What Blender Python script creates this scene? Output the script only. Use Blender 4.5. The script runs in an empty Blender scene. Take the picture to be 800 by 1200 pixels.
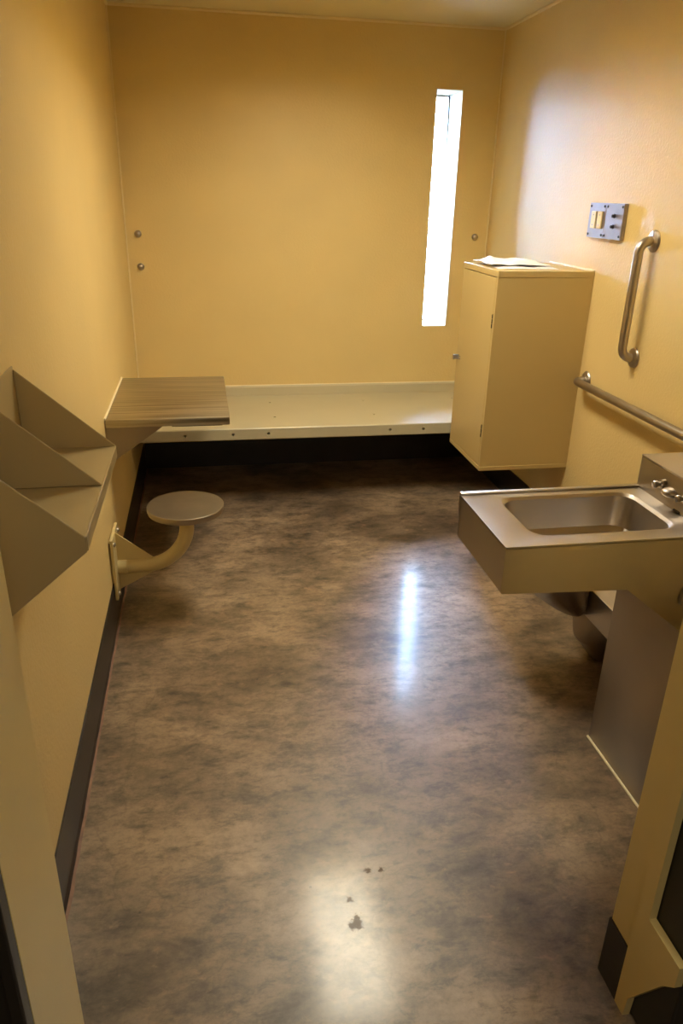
import bpy, bmesh, math, random
from mathutils import Vector, Matrix, noise
random.seed(7)
scene = bpy.context.scene

# ---------------------------------------------------------------- camera
cam_data = bpy.data.cameras.new('camera')
cam = bpy.data.objects.new('camera', cam_data)
scene.collection.objects.link(cam)
RGT = Vector((0.98443915, -0.17437616, 0.02173759))
UPV = Vector((0.04902958, 0.39134976, 0.91893496))
FWD = Vector((0.16874735, 0.90356977, -0.39380961))
M3 = Matrix((RGT, UPV, -FWD)).transposed()
cam.matrix_world = Matrix.Translation((0, 0, 1.6)) @ M3.to_4x4()
cam_data.sensor_fit = 'VERTICAL'
cam_data.sensor_height = 36.0
cam_data.sensor_width = 24.0
cam_data.lens = 869.87 / 1200 * 36
cam_data.clip_start = 0.01
scene.camera = cam

# ---------------------------------------------------------------- sky, exposure
world = bpy.data.worlds.new('overcast_sky')
scene.world = world
world.use_nodes = True
wn = world.node_tree
bg = wn.nodes['Background']
bg.inputs['Color'].default_value = (0.47, 0.64, 1.0, 1)     # even bright overcast sky
SKY = 125.0
bg.inputs['Strength'].default_value = SKY
LAMP = 35.0
FILL = 11.0  # strength of the added fill lamp behind the camera
scene.view_settings.view_transform = 'Standard'
scene.view_settings.look = 'None'
scene.view_settings.exposure = 0.0
scene.view_settings.gamma = 1.0

# ---------------------------------------------------------------- dimensions (metres)
XL, XR, YB, H, ZB = -0.407, 1.686, 4.503, 2.445, 0.164
YF0, YF1 = 0.78, 1.011          # front wall: corridor side, cell side
DL, DR = -0.300, 0.809          # door opening
WX0, WX1, WZ0, WZ1 = 1.318, 1.470, 0.860, 2.143
WT = 0.27                       # thickness of the back wall

# ---------------------------------------------------------------- materials
def lin(r, g, b):
    f = lambda c: (c / 255 / 12.92) if c / 255 <= .04045 else ((c / 255 + .055) / 1.055) ** 2.4
    return (f(r), f(g), f(b), 1)

def mat(name, col, rough=.5, metal=0., bump=0., bscale=100., var=0., vscale=6., rvar=0., stretch=None, coat=0., spec=.5, detail=4., bdist=.002):
    m = bpy.data.materials.new(name); m.use_nodes = True
    nt = m.node_tree; N = nt.nodes; L = nt.links
    b = N['Principled BSDF']
    b.inputs['Base Color'].default_value = col
    b.inputs['Roughness'].default_value = rough
    b.inputs['Metallic'].default_value = metal
    b.inputs['Specular IOR Level'].default_value = spec
    if coat:
        b.inputs['Coat Weight'].default_value = coat
        b.inputs['Coat Roughness'].default_value = .12
    tc = N.new('ShaderNodeTexCoord'); mp = N.new('ShaderNodeMapping')
    L.new(tc.outputs['Object'], mp.inputs['Vector'])
    if stretch: mp.inputs['Scale'].default_value = stretch
    if var:
        n = N.new('ShaderNodeTexNoise'); n.inputs['Scale'].default_value = vscale; n.inputs['Detail'].default_value = 6
        L.new(mp.outputs['Vector'], n.inputs['Vector'])
        r = N.new('ShaderNodeMapRange'); r.inputs['From Min'].default_value = .3; r.inputs['From Max'].default_value = .7
        r.inputs['To Min'].default_value = 1 - var; r.inputs['To Max'].default_value = 1 + var
        L.new(n.outputs['Fac'], r.inputs['Value'])
        mx = N.new('ShaderNodeVectorMath'); mx.operation = 'SCALE'
        mx.inputs[0].default_value = col[:3]
        L.new(r.outputs['Result'], mx.inputs['Scale']); L.new(mx.outputs['Vector'], b.inputs['Base Color'])
        if rvar:
            r2 = N.new('ShaderNodeMapRange'); r2.inputs['From Min'].default_value = .3; r2.inputs['From Max'].default_value = .7
            r2.inputs['To Min'].default_value = rough - rvar; r2.inputs['To Max'].default_value = rough + rvar
            L.new(n.outputs['Fac'], r2.inputs['Value']); L.new(r2.outputs['Result'], b.inputs['Roughness'])
    if bump:
        n = N.new('ShaderNodeTexNoise'); n.inputs['Scale'].default_value = bscale; n.inputs['Detail'].default_value = detail
        L.new(mp.outputs['Vector'], n.inputs['Vector'])
        bp = N.new('ShaderNodeBump'); bp.inputs['Strength'].default_value = bump; bp.inputs['Distance'].default_value = bdist
        L.new(n.outputs['Fac'], bp.inputs['Height']); L.new(bp.outputs['Normal'], b.inputs['Normal'])
        if coat: L.new(bp.outputs['Normal'], b.inputs['Coat Normal'])
    return m

M = {}
M['wall'] = mat('yellow_gloss_paint', lin(222, 196, 136), .47, bump=.6, bscale=95, var=.03, vscale=2.5, detail=2, bdist=.002)
M['ceiling'] = mat('ceiling_paint', lin(226, 213, 170), .6, bump=.15, bscale=90, var=.03, vscale=2)
M['frame_paint'] = mat('door_frame_paint', lin(224, 200, 134), .38, bump=.12, bscale=160, var=.04, vscale=3)
M['baseboard'] = mat('black_rubber_baseboard', lin(40, 33, 32), .38, bump=.1, bscale=60, var=.12, vscale=8)
M['cabinet'] = mat('tan_powder_coat', lin(200, 176, 120), .36, bump=.1, bscale=220, var=.02, vscale=4)
M['bunk'] = mat('cream_powder_coat', lin(188, 178, 147), .42, spec=.8, bump=.08, bscale=200, var=.03, vscale=4)
M['tan'] = mat('stool_paint', lin(210, 190, 136), .38, bump=.08, bscale=200, var=.03, vscale=9)
M['tray'] = mat('tray_powder_coat', lin(184, 164, 120), .30, bump=.06, bscale=240, var=.02, vscale=5)
M['steel'] = mat('stainless_steel', (.53, .49, .45, 1), .36, 1., bump=.03, bscale=30, var=.08, vscale=5, rvar=.06)
M['steel_brushed'] = mat('brushed_stainless_steel', (.45, .40, .30, 1), .40, 1., bump=.35, bscale=26, var=.42, vscale=22, rvar=.05, stretch=(.08, 3.4, 3.4), bdist=.0008)
M['steel_bar'] = mat('satin_stainless_bar', (.47, .42, .37, 1), .36, 1., bump=.04, bscale=120, var=.08, vscale=9)
M['steel_dull'] = mat('dull_stainless_steel', (.36, .31, .26, 1), .40, 1., bump=.04, bscale=30, var=.10, vscale=4, rvar=.05)
M['plate'] = mat('grey_metal_plate', (.36, .33, .33, 1), .42, .85, var=.06, vscale=20)
M['seat'] = mat('worn_stainless_seat', (.43, .37, .29, 1), .42, 1., bump=.03, bscale=30, var=.08, vscale=8)
M['ivory'] = mat('ivory_plastic', lin(225, 205, 150), .4, var=.03, vscale=30)
M['dark'] = mat('dark_metal', lin(38, 32, 26), .45, var=.1, vscale=10)
M['slot'] = mat('dark_slot', lin(25, 22, 18), .7)
M['caulk'] = mat('cream_caulk', lin(236, 222, 184), .5, var=.05, vscale=30)
M['paper'] = mat('white_paper', lin(244, 243, 247), .7, bump=.2, bscale=40, var=.02)
M['ink'] = mat('printed_ink', lin(168, 158, 160), .7, var=.5, vscale=60)
M['corridor'] = mat('corridor_paint', lin(120, 100, 70), .6, var=.03)
M['outdoor'] = mat('pale_gravel', lin(190, 190, 188), .9, bump=.3, bscale=30, var=.1)

def floor_material():
    m = bpy.data.materials.new('polished_concrete'); m.use_nodes = True
    nt = m.node_tree; N = nt.nodes; L = nt.links
    b = N['Principled BSDF']
    tc = N.new('ShaderNodeTexCoord')
    def noise_(scale, detail=8, rough=.6, dist=0., st=(1, 1, 1), loc=(0, 0, 0)):
        mp = N.new('ShaderNodeMapping'); mp.inputs['Scale'].default_value = st; mp.inputs['Location'].default_value = loc
        L.new(tc.outputs['Object'], mp.inputs['Vector'])
        n = N.new('ShaderNodeTexNoise'); n.inputs['Scale'].default_value = scale
        n.inputs['Detail'].default_value = detail; n.inputs['Roughness'].default_value = rough; n.inputs['Distortion'].default_value = dist
        L.new(mp.outputs['Vector'], n.inputs['Vector']); return n.outputs['Fac']
    def ramp(fac, stops):
        r = N.new('ShaderNodeValToRGB'); L.new(fac, r.inputs['Fac'])
        e = r.color_ramp.elements
        while len(e) < len(stops): e.new(.5)
        for k, (p, c) in enumerate(stops): e[k].position = p; e[k].color = c
        return r.outputs['Color']
    def mix(kind, f, a, c):
        x = N.new('ShaderNodeMix'); x.data_type = 'RGBA'; x.blend_type = kind
        if isinstance(f, float): x.inputs['Factor'].default_value = f
        else: L.new(f, x.inputs['Factor'])
        L.new(a, x.inputs['A']) if not isinstance(a, tuple) else setattr(x.inputs['A'], 'default_value', a)
        L.new(c, x.inputs['B']) if not isinstance(c, tuple) else setattr(x.inputs['B'], 'default_value', c)
        return x.outputs['Result']
    g = lambda v: (v, v, v, 1)
    big = noise_(1.9, 7, .62, .3, (1, 1.3, 1), (5, 2, 0))
    base = ramp(big, [(.34, lin(92, 77, 62)), (.50, lin(134, 114, 93)), (.66, lin(164, 141, 116))])
    mid = noise_(7.0, 10, .74, .25, (1, 1.7, 1), (3, 1, 0))
    base = mix('MULTIPLY', .85, base, ramp(mid, [(.35, g(.34)), (.455, g(.72)), (.53, g(1.0)), (.70, g(1.18))]))
    fine = noise_(55, 8, .78, .2)
    base = mix('MULTIPLY', .6, base, ramp(fine, [(.32, g(.55)), (.5, g(1.0)), (.68, g(1.25))]))
    blot = noise_(15, 7, .7, .3, (1, 2.1, 1), (1, 6, 0))
    base = mix('MULTIPLY', .75, base, ramp(blot, [(.36, g(.45)), (.445, g(.85)), (.50, g(1.0)), (.7, g(1.12))]))
    spots = noise_(19, 5, .6, .4, (1, 1.4, 1), (7, 2, 0))
    base = mix('MIX', ramp(spots, [(.60, g(0)), (.74, g(.55))]), base, lin(166, 134, 108))
    # hairline cracks
    vm = N.new('ShaderNodeMapping'); L.new(tc.outputs['Object'], vm.inputs['Vector'])
    wv = N.new('ShaderNodeTexNoise'); wv.inputs['Scale'].default_value = 3.5; wv.inputs['Detail'].default_value = 5
    L.new(vm.outputs['Vector'], wv.inputs['Vector'])
    va = N.new('ShaderNodeVectorMath'); va.operation = 'MULTIPLY_ADD'
    va.inputs[1].default_value = (.5, .5, 0); L.new(wv.outputs['Color'], va.inputs[0]); L.new(vm.outputs['Vector'], va.inputs[2])
    vo = N.new('ShaderNodeTexVoronoi'); vo.feature = 'DISTANCE_TO_EDGE'; vo.inputs['Scale'].default_value = 1.3
    L.new(va.outputs['Vector'], vo.inputs['Vector'])
    base = mix('MULTIPLY', .35, base, ramp(vo.outputs['Distance'], [(0, g(.45)), (.008, g(1)), (1, g(1))]))
    # black pin holes and the chipped spot near the door
    pin = N.new('ShaderNodeTexVoronoi'); pin.inputs['Scale'].default_value = 7; L.new(tc.outputs['Object'], pin.inputs['Vector'])
    base = mix('MULTIPLY', .8, base, ramp(pin.outputs['Distance'], [(.018, g(.25)), (.03, g(1)), (1, g(1))]))
    chip = None
    for (cx, cy, rad) in ((.285, 1.209, .018), (.292, 1.228, .010), (.379, 1.349, .008), (.345, 1.355, .009), (.284, 1.28, .007)):
        sv = N.new('ShaderNodeVectorMath'); sv.operation = 'DISTANCE'; sv.inputs[1].default_value = (cx, cy, 0)
        ad = N.new('ShaderNodeVectorMath'); ad.operation = 'MULTIPLY_ADD'; ad.inputs[1].default_value = (.06, .06, 0)
        nn = N.new('ShaderNodeTexNoise'); nn.inputs['Scale'].default_value = 60; nn.inputs['Detail'].default_value = 5; nn.inputs['Roughness'].default_value = .7
        L.new(tc.outputs['Object'], nn.inputs['Vector']); L.new(nn.outputs['Color'], ad.inputs[0]); 
        sb = N.new('ShaderNodeVectorMath'); sb.operation = 'SUBTRACT'; sb.inputs[1].default_value = (.03, .03, 0)
        L.new(tc.outputs['Object'], ad.inputs[2]); L.new(ad.outputs['Vector'], sb.inputs[0]); L.new(sb.outputs['Vector'], sv.inputs[0])
        mr = N.new('ShaderNodeMapRange'); mr.inputs['From Min'].default_value = rad * .55; mr.inputs['From Max'].default_value = rad
        mr.inputs['To Min'].default_value = .85; mr.inputs['To Max'].default_value = 0
        L.new(sv.outputs['Value'], mr.inputs['Value'])
        base = mix('MIX', mr.outputs['Result'], base, lin(98, 78, 62))
        if chip is None: chip = mr.outputs['Result']
        else:
            mxn = N.new('ShaderNodeMath'); mxn.operation = 'MAXIMUM'
            L.new(chip, mxn.inputs[0]); L.new(mr.outputs['Result'], mxn.inputs[1]); chip = mxn.outputs['Value']
    L.new(base, b.inputs['Base Color'])
    rr = ramp(mid, [(.3, g(.46)), (.7, g(.36))])
    rr = mix('MIX', chip, rr, g(.8))
    L.new(rr, b.inputs['Roughness'])
    cw = N.new('ShaderNodeMapRange'); cw.inputs['To Min'].default_value = .35; cw.inputs['To Max'].default_value = .1   # chips are not polished
    L.new(chip, cw.inputs['Value']); L.new(cw.outputs['Result'], b.inputs['Coat Weight'])
    sp = N.new('ShaderNodeMapRange'); sp.inputs['To Min'].default_value = .75; sp.inputs['To Max'].default_value = .1
    L.new(chip, sp.inputs['Value']); L.new(sp.outputs['Result'], b.inputs['Specular IOR Level'])
    b.inputs['Specular IOR Level'].default_value = .75
    b.inputs['Coat Weight'].default_value = .35
    b.inputs['Coat Roughness'].default_value = .145
    bp = N.new('ShaderNodeBump'); bp.inputs['Strength'].default_value = .10; bp.inputs['Distance'].default_value = .002
    L.new(fine, bp.inputs['Height']); L.new(bp.outputs['Normal'], b.inputs['Normal'])
    return m
M['floor'] = floor_material()

def glass_material():
    m = bpy.data.materials.new('clear_glazing'); m.use_nodes = True
    N = m.node_tree.nodes; L = m.node_tree.links
    for n in list(N): N.remove(n)
    out = N.new('ShaderNodeOutputMaterial'); mx = N.new('ShaderNodeMixShader')
    tr = N.new('ShaderNodeBsdfTransparent'); tr.inputs['Color'].default_value = (.93, .97, .97, 1)
    gl = N.new('ShaderNodeBsdfGlossy'); gl.inputs['Roughness'].default_value = .03
    fr = N.new('ShaderNodeFresnel'); fr.inputs['IOR'].default_value = 1.45
    L.new(fr.outputs['Fac'], mx.inputs['Fac']); L.new(tr.outputs['BSDF'], mx.inputs[1]); L.new(gl.outputs['BSDF'], mx.inputs[2])
    L.new(mx.outputs['Shader'], out.inputs['Surface'])
    return m
M['glass'] = glass_material()

def lamp_material(name, power):
    m = bpy.data.materials.new(name); m.use_nodes = True
    b = m.node_tree.nodes['Principled BSDF']
    b.inputs['Base Color'].default_value = (.9, .88, .8, 1)
    b.inputs['Emission Color'].default_value = (1.0, .93, .74, 1)
    b.inputs['Emission Strength'].default_value = power
    return m
M['lamp'] = lamp_material('lit_lamp_lens', LAMP)
M['fill_lens'] = lamp_material('lit_fill_lens', FILL)  # lens of the added fill lamp

# ---------------------------------------------------------------- mesh helpers (world coordinates)
def new(): return bmesh.new()

def box(bm, x0, x1, y0, y1, z0, z1, bev=0., seg=2):
    vs = [bm.verts.new((x, y, z)) for x in (x0, x1) for y in (y0, y1) for z in (z0, z1)]
    fs = [bm.faces.new([vs[i] for i in q]) for q in ((0, 1, 3, 2), (4, 6, 7, 5), (0, 4, 5, 1), (2, 3, 7, 6), (0, 2, 6, 4), (1, 5, 7, 3))]
    if bev:
        es = list({e for f in fs for e in f.edges})
        bmesh.ops.bevel(bm, geom=es, offset=bev, segments=seg, affect='EDGES', profile=.5)
    return bm

def prism(bm, pts, axis, a0, a1, bev=0., seg=2):
    """extrude a 2-D polygon along an axis; pts are the two other coordinates in x,y,z order"""
    def mk(p, a):
        if axis == 'x': return (a, p[0], p[1])
        if axis == 'y': return (p[0], a, p[1])
        return (p[0], p[1], a)
    A = [bm.verts.new(mk(p, a0)) for p in pts]; B = [bm.verts.new(mk(p, a1)) for p in pts]
    n = len(pts)
    fs = [bm.faces.new(A), bm.faces.new(B[::-1])]
    for i in range(n): fs.append(bm.faces.new((A[i], B[i], B[(i + 1) % n], A[(i + 1) % n])))
    if bev:
        es = list({e for f in fs for e in f.edges})
        bmesh.ops.bevel(bm, geom=es, offset=bev, segments=seg, affect='EDGES', profile=.5)
    return bm

def loft(bm, rings, cap0=True, cap1=True):
    R = [[bm.verts.new(p) for p in r] for r in rings]
    n = len(R[0])
    for a, b in zip(R, R[1:]):
        for i in range(n): bm.faces.new((a[i], a[(i + 1) % n], b[(i + 1) % n], b[i]))
    if cap0: bm.faces.new(R[0][::-1])
    if cap1: bm.faces.new(R[-1])
    return bm

def frame_of(t):
    t = Vector(t).normalized()
    a = Vector((0, 0, 1)) if abs(t.z) < .9 else Vector((1, 0, 0))
    u = t.cross(a).normalized(); return t, u, t.cross(u).normalized()

def disc_stack(bm, base, direction, prof, n=20):
    """surface of revolution: prof = [(distance along direction, radius)]"""
    t, u, v = frame_of(direction); base = Vector(base)
    rings = []
    for d, r in prof:
        rings.append([base + t * d + (u * math.cos(2 * math.pi * k / n) + v * math.sin(2 * math.pi * k / n)) * r for k in range(n)])
    return loft(bm, rings)

def tube(bm, path, r, n=18):
    path = [Vector(p) for p in path]
    rr = r if isinstance(r, (list, tuple)) else [r] * len(path)
    t, u, v = frame_of(path[1] - path[0])
    rings = []
    for i, p in enumerate(path):
        if i == 0: d = path[1] - path[0]
        elif i == len(path) - 1: d = path[-1] - path[-2]
        else: d = (path[i + 1] - path[i]).normalized() + (path[i] - path[i - 1]).normalized()
        d.normalize()
        u = (u - d * u.dot(d)).normalized(); v = d.cross(u).normalized()
        rings.append([p + (u * math.cos(2 * math.pi * k / n) + v * math.sin(2 * math.pi * k / n)) * rr[i] for k in range(n)])
    return loft(bm, rings)

def bend(a, corner, b, r, n=8):
    """points of a rounded corner between straight runs a-corner-b"""
    a, c, b = Vector(a), Vector(corner), Vector(b)
    d1 = (a - c).normalized(); d2 = (b - c).normalized()
    p1, p2 = c + d1 * r, c + d2 * r
    cen = c + d1 * r + d2 * r
    out = []
    for k in range(n + 1):
        th = math.pi / 2 * k / n
        out.append(cen - d2 * r * math.cos(th) - d1 * r * math.sin(th))
    return out

def rrect(x0, x1, y0, y1, z, r, n=6):
    out = []
    for cx, cy, a0 in ((x1 - r, y1 - r, 0), (x0 + r, y1 - r, 90), (x0 + r, y0 + r, 180), (x1 - r, y0 + r, 270)):
        for k in range(n + 1):
            a = math.radians(a0 + 90 * k / n)
            out.append((cx + r * math.cos(a), cy + r * math.sin(a), z))
    return out

def obj(name, bm, material, parent=None, smooth=False, label=None, kind=None, loc=None):
    bmesh.ops.recalc_face_normals(bm, faces=bm.faces)
    me = bpy.data.meshes.new(name)
    if loc is None: loc = Vector((0, 0, 0))
    org = Vector(loc)
    if parent is not None:
        q = parent
        org = Vector((0, 0, 0))
        while q is not None: org = org + q.location; q = q.parent
    bmesh.ops.translate(bm, verts=bm.verts, vec=-org)
    bm.to_mesh(me); bm.free()
    me.materials.append(M[material])
    if smooth:
        for p in me.polygons: p.use_smooth = True
        try: me.set_sharp_from_angle(angle=math.radians(26))
        except Exception: pass
    o = bpy.data.objects.new(name, me)
    scene.collection.objects.link(o)
    if parent is not None: o.parent = parent
    else: o.location = org
    if label: o['label'] = label
    if kind: o['kind'] = kind
    return o

def thing(name, label, cat, loc, group=None):
    o = bpy.data.objects.new(name, None); scene.collection.objects.link(o)
    o.empty_display_size = .1
    o.location = loc; o['label'] = label; o['category'] = cat
    if group: o['group'] = group
    return o

def struct(name, bm, material, label=None, cat=None, smooth=False):
    o = obj(name, bm, material, smooth=smooth, kind='structure')
    if label: o['label'] = label
    o['category'] = cat or name.split('_')[0]
    return o

def drill(o, cutters):
    """cut round holes with a boolean and keep the result as plain mesh"""
    bm = new()
    for base, d, r, depth in cutters: disc_stack(bm, Vector(base) - Vector(d) * .01, d, [(0, r), (depth + .01, r)], 14)
    c = obj('cutter', bm, 'slot'); c.location = -Vector(o.parent.location)
    c.parent = o.parent; c.location = (-o.parent.location.x, -o.parent.location.y, -o.parent.location.z)
    md = o.modifiers.new('holes', 'BOOLEAN'); md.object = c; md.operation = 'DIFFERENCE'; md.solver = 'EXACT'
    bpy.context.view_layer.update()
    dg = bpy.context.evaluated_depsgraph_get()
    me = bpy.data.meshes.new_from_object(o.evaluated_get(dg))
    o.modifiers.clear(); o.data = me
    bpy.data.objects.remove(c)

# ---------------------------------------------------------------- the room shell
CY = -1.6                                               # far side of the corridor the camera stands in
b = box(new(), -2.2, 3.4, CY, YB + WT, -.12, 0)
struct('floor', b, 'floor', 'mottled brown polished concrete floor of the cell')
b = box(new(), -2.2, 3.4, CY, YB + WT, H, H + .15)
struct('ceiling', b, 'ceiling', 'plain painted ceiling above the back wall')
b = box(new(), XL - .2, XL, YF0, YB + WT, 0, H)
struct('wall_left', b, 'wall', 'yellow painted wall behind the stool and desk')
b = box(new(), XR, XR + .2, YF0, YB + WT, 0, H)
struct('wall_right', b, 'wall', 'yellow painted wall with the grab bars and cabinet')
b = new()
box(b, XL, WX0, YB, YB + WT, 0, H); box(b, WX1, XR, YB, YB + WT, 0, H)
box(b, WX0, WX1, YB, YB + WT, 0, WZ0); box(b, WX0, WX1, YB, YB + WT, WZ1, H)
struct('wall_back', b, 'wall', 'yellow painted end wall with the tall slit window')
b = new()
box(b, XL, DL, YF0, YF1, 0, H); box(b, DR, XR, .94, YF1, 0, H); box(b, .87, XR, YF0, .94, 0, H); box(b, DL, DR, YF0, YF1, 2.2, H)
struct('wall_front', b, 'frame_paint', 'yellow painted doorway wall in the foreground')
b = new()
box(b, -2.2, XL - .2, YF0 - .1, YF0, 0, H); box(b, XR + .2, 3.4, YF0 - .1, YF0, 0, H)
box(b, -2.2, 3.4, CY - .15, CY, 0, H); box(b, -2.35, -2.2, CY, YF0, 0, H); box(b, 3.4, 3.55, CY, YF0, 0, H)
struct('wall_corridor', b, 'corridor', 'painted walls of the corridor outside the cell')
b = box(new(), -40, 40, YB + WT + .02, 60, -.6, -.5)
struct('ground', b, 'outdoor', 'pale gravel ground outside the window')

def base_strip(name, bm, label): struct(name, bm, 'baseboard', label)
b = new()
# slightly wavy lower edge where the black coating meets the floor
n = 70
def wavy(bm, xw, y0, y1):
    rows = []
    for i in range(n + 1):
        y = y0 + (y1 - y0) * i / n
        w = noise.noise(Vector((y * 9, 3.1, 0))) * .0035 + noise.noise(Vector((y * 31, 7.1, 0))) * .002
        rows.append([(xw, y, .0), (xw + .010 + w, y, .0), (xw + .006, y, .02), (xw + .004, y, ZB - .003), (xw, y, ZB)])
    loft(bm, rows)
wavy(b, XL, YF1, YB)
base_strip('baseboard_left', b, 'black baseboard along the wall under desk and stool')
b = box(new(), XL + .006, XR - .006, YB - .006, YB, 0, ZB, .001)
base_strip('baseboard_back', b, 'black baseboard on the end wall under the bunk')
b = box(new(), XR - .006, XR, YF1, YB - .007, 0, ZB, .001)
base_strip('baseboard_right', b, 'black baseboard under the tan cabinet')
b = box(new(), DR - .004, DR, .942, YF1 + .004, 0, ZB)
box(b, DR, XR - .006, YF1, YF1 + .004, 0, ZB)
base_strip('baseboard_front', b, 'short black baseboard piece beside the doorway')

# reddish grout line between baseboard and floor coating
M['grout'] = mat('reddish_floor_edge', lin(132, 98, 80), .6, var=.2, vscale=30)
b = new(); rows = []
for i in range(n + 1):
    y = YF1 + (YB - YF1) * i / n
    w = noise.noise(Vector((y * 9, 3.1, 0))) * .0035 + noise.noise(Vector((y * 31, 7.1, 0))) * .002
    w2 = noise.noise(Vector((y * 17, 1.7, 0))) * .003
    rows.append([(XL + .008, y, 0), (XL + .017 + w + w2, y, 0), (XL + .013 + w, y, .0016), (XL + .008, y, .0025)])
loft(b, rows)
struct('trim_1', b, 'grout', 'thin reddish edge line at the foot of the left baseboard')

b = new()
tube(b, [(XL + .003, YB - .003, ZB), (XL + .003, YB - .003, H)], .005, 8)
tube(b, [(XR - .003, YB - .003, ZB), (XR - .003, YB - .003, H)], .005, 8)
tube(b, [(XR - .003, YF1, H - .004), (XR - .003, YB, H - .004)], .009, 8)
tube(b, [(XL + .003, YF1, H - .004), (XL + .003, YB, H - .004)], .009, 8)
tube(b, [(XL, YB - .003, H - .004), (XR, YB - .003, H - .004)], .009, 8)
M['bead'] = mat('pale_bead', lin(232, 212, 164), .5)
struct('trim_5', b, 'bead', 'pale painted bead of caulk along the room corners', smooth=True)

# door frame: right post with its pocket, and the steel door leaf inside the pocket
b = prism(new(), [(.941, 0), (.941, 2.2), (.912, 2.2), (.903, .297), (.800, .297), (.800, .245), (.828, .21), (.905, .058), (.908, 0)], 'x', DR - .004, DR + .012)
struct('trim_2', b, 'frame_paint', 'olive yellow door frame post on the right, notched for the door')
b = box(new(), DR + .014, .868, YF0 + .02, .935, .004, 2.18, .004)
d1 = struct('door_1', b, 'dark', 'dark steel door edge in the right door pocket')
b = box(new(), DL - .02, DL, YF0 - .03, YF0, 0, 2.2, .003); box(b, XL, DL - .02, YF0 - .012, YF0, 0, 2.2)  # second box: dark sheet puts the shade on the post face into colour
struct('trim_3', b, 'dark', 'dark door seal strip on the left post, dark sheet for its shaded face')

# window: frame, glazing
fx = YB + WT - .012
b = new(); w = .005
box(b, WX0, WX0 + w, fx - .02, fx + .012, WZ0, WZ1); box(b, WX1 - w, WX1, fx - .02, fx + .012, WZ0, WZ1)
box(b, WX0 + w, WX1 - w, fx - .02, fx + .012, WZ0, WZ0 + w); box(b, WX0 + w, WX1 - w, fx - .02, fx + .012, WZ1 - .012, WZ1)
win = struct('window_1', b, 'plate', 'tall narrow slit window, glaring with daylight', 'window')
obj('pane', box(new(), WX0 + w, WX1 - w, fx - .004, fx + .002, WZ0 + w, WZ1 - w), 'glass', win)
obj('frame_edge_strip', prism(new(), [(WX1 - .012, WZ1 - .014), (WX1 - .004, WZ1 - .014), (WX1 - .005, 1.80), (WX1 - .007, 1.80)], 'y', fx - .034, fx - .024), 'dark', win, label='thin dark strip for the frame edge, tapering into the glare')  # added strip for the frame edge, cut short where glare washes it out
# pale plaster lining of the window opening
M['reveal'] = mat('pale_reveal_paint', lin(236, 228, 205), .5, bump=.1)
b = new(); t = .003; yi = YB + .002; yo = fx - .021
box(b, WX0, WX0 + t, yi, yo, WZ0, WZ1); box(b, WX1 - t, WX1, yi, yo, WZ0, WZ1)
box(b, WX0 + t, WX1 - t, yi, yo, WZ1 - t, WZ1); box(b, WX0 + t, WX1 - t, yi, yo, WZ0, WZ0 + t)
struct('trim_4', b, 'reveal', 'pale painted lining of the window opening')

# ---------------------------------------------------------------- ceiling lamp (above the frame)
LX, LY, LW, LL = .64, 2.90, .38, .94
t = thing('ceiling_lamp', 'long lit ceiling lamp above the middle of the cell', 'lamp', (LX, LY, H - .135))
b = new()
for x0, x1, y0, y1 in ((LX - LW / 2 - .02, LX - LW / 2, LY - LL / 2 - .02, LY + LL / 2 + .02), (LX + LW / 2, LX + LW / 2 + .02, LY - LL / 2 - .02, LY + LL / 2 + .02),
                       (LX - LW / 2, LX + LW / 2, LY - LL / 2 - .02, LY - LL / 2), (LX - LW / 2, LX + LW / 2, LY + LL / 2, LY + LL / 2 + .02)):
    box(b, x0, x1, y0, y1, H - .135, H)  # unseen sides, made deep to shade the upper walls
obj('housing', b, 'frame_paint', t)
obj('lens', box(new(), LX - LW / 2, LX + LW / 2, LY - LL / 2, LY + LL / 2, H - .016, H - .004), 'lamp', t)

# added fill lamp, unseen behind the camera, brightens the near parts of the cell
t = thing('fill_lamp', 'added fill lamp, unseen, in the corridor outside the cell doorway', 'lamp', (.3, -.55, H - .06))
b = new()
box(b, -.02, .0, -.87, -.23, H - .06, H); box(b, .6, .62, -.87, -.23, H - .06, H)
box(b, .0, .6, -.87, -.85, H - .06, H); box(b, .0, .6, -.25, -.23, H - .06, H)
obj('housing', b, 'frame_paint', t)
obj('lens', box(new(), .0, .6, -.85, -.25, H - .04, H - .03), 'fill_lens', t)

# ---------------------------------------------------------------- bunk
BY, BZ = 3.790, .454
t = thing('bunk', 'cream steel wall bunk running along the end wall under the window', 'bunk', (.64, 4.15, BZ))
b = new()
prism(b, [(BY, .394), (BY, BZ - .004), (BY + .004, BZ), (YB - .03, BZ), (YB - .03, BZ - .028), (BY + .035, BZ - .028), (BY + .035, .394)], 'x', XL + .002, XR - .002)
slab = obj('bed_pan', b, 'bunk', t)
cut = []
for x in (-.18, .356, .92, 1.48):
    for y in (4.303, 3.995): cut.append(((x, y, BZ), (0, 0, -1), .0075, .02))
for x in (-.13, .118, .304, .967, 1.155, 1.40): cut.append(((x, BY, .423), (0, 1, 0), .0078, .03))
drill(slab, cut)
b = new()
prism(b, [(YB - .03, BZ - .028), (YB - .03, BZ + .002), (YB - .022, BZ + .05), (YB - .014, BZ + .0575), (YB - .001, BZ + .0575), (YB - .001, BZ - .028)], 'x', XL + .002, XR - .002)
obj('back_flange', b, 'bunk', t)
obj('caulk_bead', tube(new(), [(XL + .004, YB - .003, BZ + .0575), (XR - .004, YB - .003, BZ + .0575)], .004, 8), 'caulk', t, True, label='pale bead of caulk along the wall')

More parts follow.
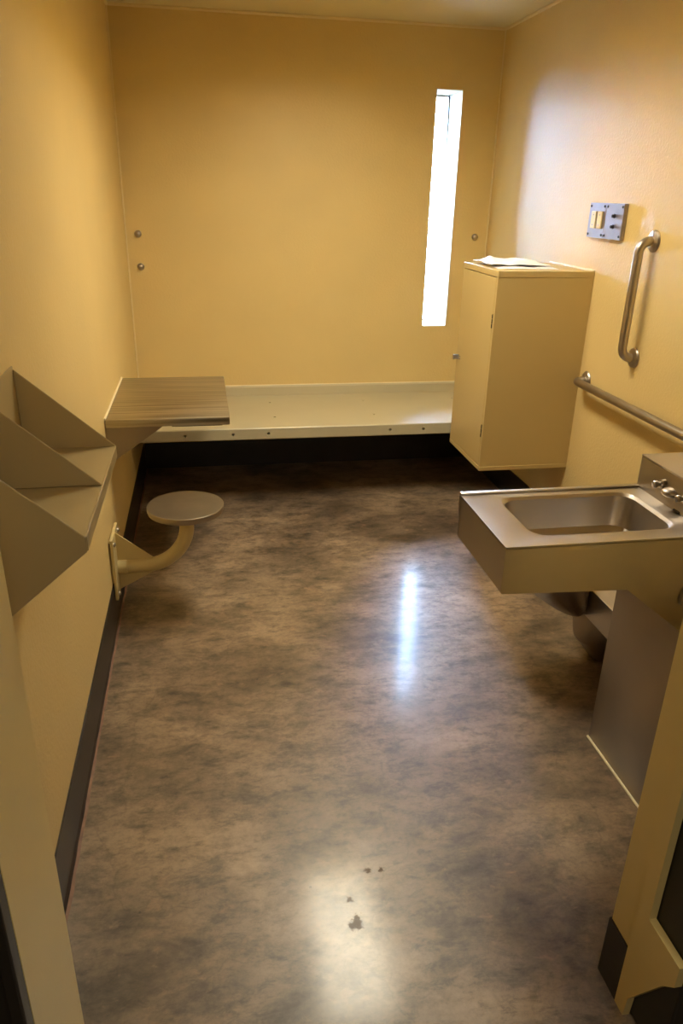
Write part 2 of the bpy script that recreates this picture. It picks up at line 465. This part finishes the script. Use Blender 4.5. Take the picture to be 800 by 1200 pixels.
# ---------------------------------------------------------------- desk
DZ, DY0, DY1, DX1 = .767, 2.925, 3.648, .080
t = thing('desk', 'square brushed steel desk top fixed to the wall above the stool', 'desk', (XL, 3.29, DZ))
obj('desk_top', box(new(), XL + .002, DX1, DY0, DY1, DZ - .034, DZ, .0045), 'steel_brushed', t, True)
for y in (DY0 + .012, DY1 - .05):
    obj('bracket', prism(new(), [(XL + .001, DZ - .034), (-.185, DZ - .034), (-.192, DZ - .041), (XL + .012, .585), (XL + .001, .585)], 'y', y, y + .006), 'steel_dull', t)
b = box(new(), XL + .001, XL + .008, DY0 + .02, DY1 - .05, .585, DZ - .034)
obj('wall_plate', b, 'tray', t)
obj('under_strip', box(new(), -.15, DX1 - .03, DY0 + .02, DY0 + .05, DZ - .041, DZ - .034), 'dark', t)  # dark strip under the front of the desk top
obj('caulk_bead', tube(new(), [(XL + .002, DY0 + .002, DZ + .001), (XL + .002, DY1 - .002, DZ + .001)], .005, 8), 'caulk', t, True, label='cream bead of caulk along the wall')

# ---------------------------------------------------------------- stool
SX, SY, SZ = -.110, 2.765, .46
TZ = .205
t = thing('wall_stool', 'round steel stool on a curved tan arm bolted to the wall', 'stool', (XL, SY, .10))
obj('mount_plate', box(new(), XL + .0065, XL + .018, SY - .09, SY + .09, .10, .36, .002), 'tan', t)
obj('spacer', box(new(), XL + .0005, XL + .0065, SY - .075, SY + .075, .17, .345), 'tan', t)
path = [(XL + .024, SY, TZ), (XL + .06, SY, TZ)] + bend((XL, SY, TZ), (SX, SY, TZ), (SX, SY, SZ), .17, 14) + [(SX, SY, SZ - .014)]
obj('arm', tube(new(), path, .029, 20), 'tan', t, True)
obj('sleeve', disc_stack(new(), (XL + .018, SY, TZ), (1, 0, 0), [(0, .031), (.035, .031), (.037, .029)], 20), 'tan', t, True)
for pts in ([(XL + .018, .355), (XL + .018, .225), (-.245, .225), (-.245, .235)], [(XL + .018, .105), (XL + .018, .185), (-.25, .185), (-.25, .178)]):
    obj('gusset', prism(new(), pts, 'y', SY - .0025, SY + .0025), 'tan', t)
for y, z in ((SY - .07, .335), (SY + .07, .335), (SY - .07, .122), (SY + .07, .122)):
    obj('bolt', disc_stack(new(), (XL + .018, y, z), (1, 0, 0), [(0, .010), (.003, .010), (.006, .0085), (.009, .005), (.010, .001)], 14), 'steel_bar', t, True)
obj('seat', disc_stack(new(), (SX, SY - .0, SZ - .016), (0, 0, 1), [(-.012, .03), (-.012, .135), (-.010, .146), (.0, .1495), (.010, .1495), (.0142, .1495), (.016, .1477)], 64), 'seat', t, True, label='round flat stainless steel seat')

# ---------------------------------------------------------------- file tray on the left wall
TX, TYS, TYE, TZF = -.21, 1.16, 1.652, 1.07
t = thing('wall_file_tray', 'tan sheet metal tray with three slanted dividers on the near left wall', 'tray', (XL, 1.4, TZF))
prof = [(XL + .004, 1.246), (TX, TZF + .001), (TX, TZF - .025), (XL + .004, .882)]
for k, y in enumerate((TYS, 1.404, TYE)):
    p = prof if k != 1 else [(XL + .004, 1.246), (TX - .001, TZF + .001), (TX - .001, TZF), (XL + .004, TZF)]
    y0 = y if k == 0 else (y - .002 if k == 1 else y - .004)
    obj('divider', prism(new(), p, 'y', y0, y0 + .004, .0014, 1), 'tray', t)
obj('tray_floor', box(new(), XL + .004, TX - .001, TYS + .004, TYE - .004, TZF - .003, TZF - .0001), 'tray', t)
obj('front_lip', box(new(), TX - .003, TX + .0012, TYS + .004, TYE - .004, TZF - .025, TZF + .0012, .0008, 1), 'tray', t)
obj('bottom_panel', prism(new(), [(TX - .003, TZF - .025), (TX - .003, TZF - .022), (XL + .004, .885), (XL + .004, .882)], 'y', TYS + .004, TYE - .004), 'tray', t)
obj('back_panel', box(new(), XL + .001, XL + .004, TYS, TYE, .882, 1.252), 'tray', t)

# ---------------------------------------------------------------- cabinet on the right wall
CX, C0, C1, CZ0, CZ1 = 1.243, 3.140, 3.596, .4075, 1.3125
t = thing('wall_cabinet', 'tan metal cabinet hung on the wall beside the window', 'cabinet', (1.46, 3.37, CZ0))
b = new(); th = .018
box(b, CX, XR - .001, C0, C1, CZ1 - .026, CZ1, .0015)
box(b, CX, XR - .001, C0, C1, CZ0, CZ0 + .020, .0015)
box(b, CX + .001, XR - .001, C0 + .0015, C0 + th, CZ0 + .020, CZ1 - .026)
box(b, CX + .001, XR - .001, C1 - th, C1 - .001, CZ0 + .020, CZ1 - .026)
box(b, XR - .015, XR - .001, C0 + th, C1 - th, CZ0 + .020, CZ1 - .026)
obj('body', b, 'cabinet', t)
d = obj('door', box(new(), CX + .0005, CX + .019, C0 + th + .003, C1 - th + .012, CZ0 + .0235, CZ1 - .0295, .0015), 'cabinet', t)
hb = new()
box(hb, CX - .030, CX + .001, C1 - .034, C1 - .030, .852, .876); box(hb, CX - .030, CX - .027, C1 - .046, C1 - .030, .852, .876)
obj('latch_hasp', hb, 'plate', d, label='small grey metal hasp')
obj('padlock_loop', tube(new(), [(CX - .0015, C1 - .06, .857), (CX - .012, C1 - .06, .860), (CX - .016, C1 - .06, .864), (CX - .012, C1 - .06, .868), (CX - .0015, C1 - .06, .871)], .0025, 8), 'plate', d, True)
for z in (.60, 1.10):
    hg = new()
    for k in range(3): disc_stack(hg, (CX - .001, C0 + th + .003, z - .03 + k * .0205), (0, 0, 1), [(0, .0022), (.0185, .0022)], 10)
    obj('hinge', hg, 'dark', d, True, label='thin dark hinge knuckles')
obj('caulk_bead', tube(new(), [(XR - .003, C0 + .004, CZ1 + .001), (XR - .003, C1 - .004, CZ1 + .001)], .006, 8), 'caulk', t, True, label='white caulk bead along the wall')

# crumpled printed paper on the cabinet
t = thing('folded_paper', 'loosely folded white printed paper lying on the tan cabinet', 'paper', (1.41, 3.42, CZ1))
def paper_sheet(x0, x1, y0, y1, z, amp, seed, skew=0.):
    bm = new(); nx, ny = 26, 26; V = []
    for i in range(nx + 1):
        for j in range(ny + 1):
            u, v = i / nx, j / ny
            hgt = abs(noise.noise(Vector((u * 2.6 + seed, v * 2.2, seed)))) * amp * 1.3 + amp * .35 * (1 - u) * math.sin(math.pi * min(1, v * 1.1)) 
            hgt += abs(noise.noise(Vector((u * 8, v * 8, seed + 3)))) * amp * .25
            edge = min(u, 1 - u, v, 1 - v); hgt *= min(1, .25 + edge * 5)
            V.append((x0 + (x1 - x0) * u + skew * v, y0 + (y1 - y0) * v - .06 * u * (x1 - x0), z + hgt))
    vs = [bm.verts.new(p) for p in V]; vb = [bm.verts.new((p[0], p[1], p[2] - .0012)) for p in V]
    w = ny + 1
    for i in range(nx):
        for j in range(ny):
            q = (i * w + j, (i + 1) * w + j, (i + 1) * w + j + 1, i * w + j + 1)
            bm.faces.new([vs[k] for k in q]); bm.faces.new([vb[k] for k in q[::-1]])
    rim = [i * w for i in range(nx + 1)] + [nx * w + j for j in range(1, ny + 1)] + [i * w + ny for i in range(nx - 1, -1, -1)] + [j for j in range(ny - 1, 0, -1)]
    for a, c in zip(rim, rim[1:] + rim[:1]): bm.faces.new((vs[a], vb[a], vb[c], vs[c]))
    return bm
obj('lower_sheet', paper_sheet(1.275, 1.555, 3.235, 3.50, CZ1 + .0015, .008, 1.3, .02), 'paper', t, True)
top_sheet = obj('upper_sheet', paper_sheet(1.262, 1.535, 3.285, 3.555, CZ1 + .0125, .026, 5.2, .01), 'paper', t, True)

# ---------------------------------------------------------------- grab bars
def flange(bm, base, direction): return disc_stack(bm, base, direction, [(0, .040), (.003, .040), (.008, .036), (.012, .027), (.014, .021)], 28)
def grab_bar(name, label, a, c, off, loc):
    t = thing(name, label, 'grab bar', loc, 'steel grab bars on the right wall')
    a, c = Vector(a), Vector(c); o = Vector((-off, 0, 0))
    path = [a + o * .02] + bend(a, a + o, c + o, .042) + bend(a + o, c + o, c, .042) + [c + o * .02]
    obj('bar', tube(new(), path, .0175, 22), 'steel_bar', t, True)
    for p in (a, c):
        f = obj('flange', flange(new(), p - Vector((.001, 0, 0)), (-1, 0, 0)), 'steel_bar', t, True)
    return t
grab_bar('grab_bar', 'upright stainless grab bar on the yellow wall below the switch plate', (XR, 2.726, 1.462), (XR, 2.726, 1.022), .058, (XR, 2.726, 1.24))
grab_bar('grab_bar', 'long level stainless grab bar running from the tan cabinet past the sink', (XR, 3.072, .850), (XR, 1.95, .850), .060, (XR, 2.5, .85))

# ---------------------------------------------------------------- switch and socket plate
t = thing('switch_plate', 'grey metal double wall plate with ivory rockers beside the upright grab bar', 'switch plate', (XR, 3.09, 1.52))
PX = XR - .018
obj('back_box', box(new(), PX + .004, XR - .001, 2.948, 3.234, 1.451, 1.589, .002), 'plate', t)
obj('left_plate', box(new(), PX, PX + .004, 3.094, 3.234, 1.451, 1.589, .0012), 'plate', t)
obj('right_plate', box(new(), PX - .001, PX + .004, 2.948, 3.091, 1.451, 1.589, .0012), 'plate', t)
for y in (3.184, 3.131):
    r = obj('rocker', box(new(), PX - .006, PX, y - .0195, y + .0195, 1.488, 1.556, .0015), 'ivory', t, label='ivory plastic rocker insert')
    for zz in (1.502, 1.542): obj('rocker_screw', disc_stack(new(), (PX - .006, y, zz), (-1, 0, 0), [(0, .003), (.0012, .003), (.0016, .001)], 8), 'plate', r)
for z in (1.541, 1.500):
    obj('push_button', disc_stack(new(), (PX - .001, 3.015, z), (-1, 0, 0), [(0, .009), (.002, .009), (.002, .006), (.012, .006), (.013, .004)], 14), 'dark', t, True)
for y in (3.222, 3.106, 3.079, 2.960):
    for z in (1.464, 1.576):
        obj('screw', disc_stack(new(), (PX, y, z), (-1, 0, 0), [(0, .0055), (.002, .0055), (.0035, .004), (.004, .001)], 10), 'dark', t, True)

# ---------------------------------------------------------------- bolts on the end wall
def wall_bolt(x, z, label):
    t = thing('wall_bolt', label, 'bolt', (x, YB, z), 'round steel bolts on the end wall')
    obj('washer', disc_stack(new(), (x, YB + .001, z), (0, -1, 0), [(0, .0195), (.004, .0195), (.005, .018)], 24), 'steel_bar', t, True)
    obj('bolt_head', disc_stack(new(), (x, YB - .004, z), (0, -1, 0), [(0, .0175), (.005, .0165), (.010, .0125), (.013, .007), (.014, .001)], 24), 'steel_bar', t, True)
wall_bolt(-.339, 1.373, 'upper of the two domed steel bolts on the end wall above the desk')
wall_bolt(-.338, 1.199, 'lower of the two domed steel bolts on the end wall above the desk')
wall_bolt(1.609, 1.380, 'single steel bolt on the end wall between window and corner')

# ---------------------------------------------------------------- combined sink and toilet
UX, U0, U1, UZ = 1.158, 1.420, 1.750, .966
SX0, RZ = .645, .873
t = thing('sink_toilet_unit', 'stainless steel sink and toilet unit beside the doorway on the right', 'sink', (1.4, 1.6, 0))
obj('tower', box(new(), UX, XR - .001, U0 + .004, U1, 0, UZ - .006, .002), 'steel_dull', t, True)
obj('tower_top', box(new(), UX - .001, XR - .001, U0 + .003, U1 + .001, UZ - .006, UZ, .0025), 'steel', t, True)  # lighter steel puts the brighter light on the tower top into its colour
# deck with the bowl pressed into it
bm = new()
outer = rrect(SX0, UX + .002, U0, U1, RZ, .004)
bx0, bx1, by0, by1 = .738, 1.112, 1.474, 1.712
rings = [rrect(SX0, UX + .002, U0, U1, RZ - .006, .004), outer, rrect(bx0 - .008, bx1 + .008, by0 - .008, by1 + .008, RZ, .052), rrect(bx0 - .002, bx1 + .002, by0 - .002, by1 + .002, RZ - .002, .047),
         rrect(bx0 + .004, bx1 - .004, by0 + .004, by1 - .004, RZ - .009, .045), rrect(bx0 + .012, bx1 - .010, by0 + .010, by1 - .010, RZ - .070, .045),
         rrect(bx0 + .020, bx1 - .016, by0 + .016, by1 - .016, RZ - .090, .042), rrect(bx0 + .036, bx1 - .032, by0 + .032, by1 - .032, RZ - .102, .034),
         rrect(bx0 + .11, bx1 - .10, by0 + .085, by1 - .085, RZ - .107, .02)]
loft(bm, rings, cap0=False, cap1=True)
obj('basin', bm, 'steel', t, True)
obj('drain', disc_stack(new(), (.95, 1.593, RZ - .108), (0, 0, 1), [(0, .022), (.002, .022), (.003, .018), (.002, .014)], 20), 'dark', t, True)
bm = new()
box(bm, SX0, UX, U1 - .014, U1, RZ - .001, RZ + .0065, .002)
obj('rim_lip', bm, 'steel', t, True)
side = [(SX0, RZ - .004), (UX + .001, RZ - .004), (UX + .001, .590), (.968, .740), (SX0 + .004, .752), (SX0, .757)]
bm = new()
prism(bm, side, 'y', U0, U0 + .004)
prism(bm, side, 'y', U1 - .018, U1 - .014)
prism(bm, [(U1 - .018, .80), (U1 - .014, .805), (U1 - .006, .825), (U1, .850), (U1, RZ - .004), (U1 - .006, RZ - .004)], 'x', SX0 + .004, UX)
prism(bm, [(U0 + .004, RZ - .004), (U1, RZ - .004), (U1 + .001, .850), (U1 - .006, .825), (U1 - .014, .805), (U1 - .014, .757), (U0 + .004, .757)], 'x', SX0, SX0 + .004)
obj('apron', bm, 'steel', t)
bm = new()
prism(bm, [(SX0 + .004, .757), (SX0 + .006, .753), (.968, .741), (UX, .591), (UX, .594), (.968, .745), (SX0 + .006, .758)], 'y', U0 + .004, U1 - .018)
obj('underside', bm, 'steel_dull', t)
# push buttons, spout and overflow slot on the tower face
for y in (1.642, 1.540):
    pb = obj('push_button', disc_stack(new(), (UX, y, .919), (-1, 0, 0), [(0, .012), (.003, .012), (.004, .0065), (.013, .0065), (.014, .0095), (.020, .0098), (.023, .008), (.024, .003)], 20), 'steel_bar', t, True)
    obj('valve_boss', disc_stack(new(), (UX, y - .014, .929), (-1, 0, 0), [(0, .008), (.008, .0075), (.010, .005), (.011, .001)], 16), 'steel_bar', pb, True)
bm = new(); rings = []
for k in range(9):
    a = math.pi / 2 * k / 8
    rings.append([(UX - .026 * math.sin(a), 1.594 + .024 * math.cos(a) * math.cos(q * math.pi / 10) + .0002 * math.cos(q * math.pi / 10), .914 + .0125 * math.cos(a) * math.sin(q * math.pi / 10) + .0002 * math.sin(q * math.pi / 10)) for q in range(20)])
loft(bm, rings)
obj('spout', bm, 'steel_bar', t, True)
obj('overflow_slot', box(new(), UX - .003, UX + .001, 1.545, 1.572, RZ + .001, RZ + .006, .001), 'dark', t)
# screws on the near side panel
bm = new(); box(bm, 1.112, 1.128, U0 - .012, U0, .690, .735, .003)
lt = obj('side_latch', bm, 'steel_bar', t, True)
obj('latch_pin', disc_stack(new(), (1.12, U0 - .012, .725), (0, -1, 0), [(0, .006), (.006, .006), (.008, .003)], 12), 'steel_bar', lt, True)
# toilet
QX, QY, QZ = 1.28, 2.17, .352
obj('toilet_housing', box(new(), QX, XR - .001, U1 + .001, 2.34, .24, QZ, .003), 'steel', t, True)
bm = new(); rings = []
def ell(cx, cy, ax, ay, z, k=40): return [(cx + ax * math.cos(2 * math.pi * q / k), cy + ay * math.sin(2 * math.pi * q / k), z) for q in range(k)]
for cx, ax, ay, z in ((1.265, .025, .04, .228), (1.257, .045, .07, .232), (1.235, .07, .105, .262), (1.20, .10, .138, .31), (1.165, .132, .162, .365), (1.145, .150, .174, .405), (1.14, .155, .178, .416), (1.14, .154, .177, .423), (1.14, .140, .163, .424),
                      (1.14, .108, .120, .420), (1.15, .10, .112, .395), (1.175, .08, .10, .33), (1.225, .045, .06, .275), (1.235, .02, .02, .262)):
    rings.append(ell(cx, QY, ax, ay, z))
loft(bm, rings)
obj('toilet_bowl', bm, 'steel_dull', t, True)
obj('toilet_trap', tube(new(), [(1.395, QY, .24), (1.398, QY, .222), (1.404, QY, .18), (1.414, QY, .13), (1.44, QY, .08), (1.48, QY, .065), (1.55, QY, .065), (XR - .012, QY, .065)], [.07, .095, .110, .112, .095, .065, .06, .06], 28), 'steel_dull', t, True)
bm = new()
tube(bm, [(UX - .002, U0 + .0, .002), (UX - .002, U1 + .002, .002)], .0045, 8)
obj('caulk_bead', bm, 'caulk', t, True, label='cream caulk line along the floor')
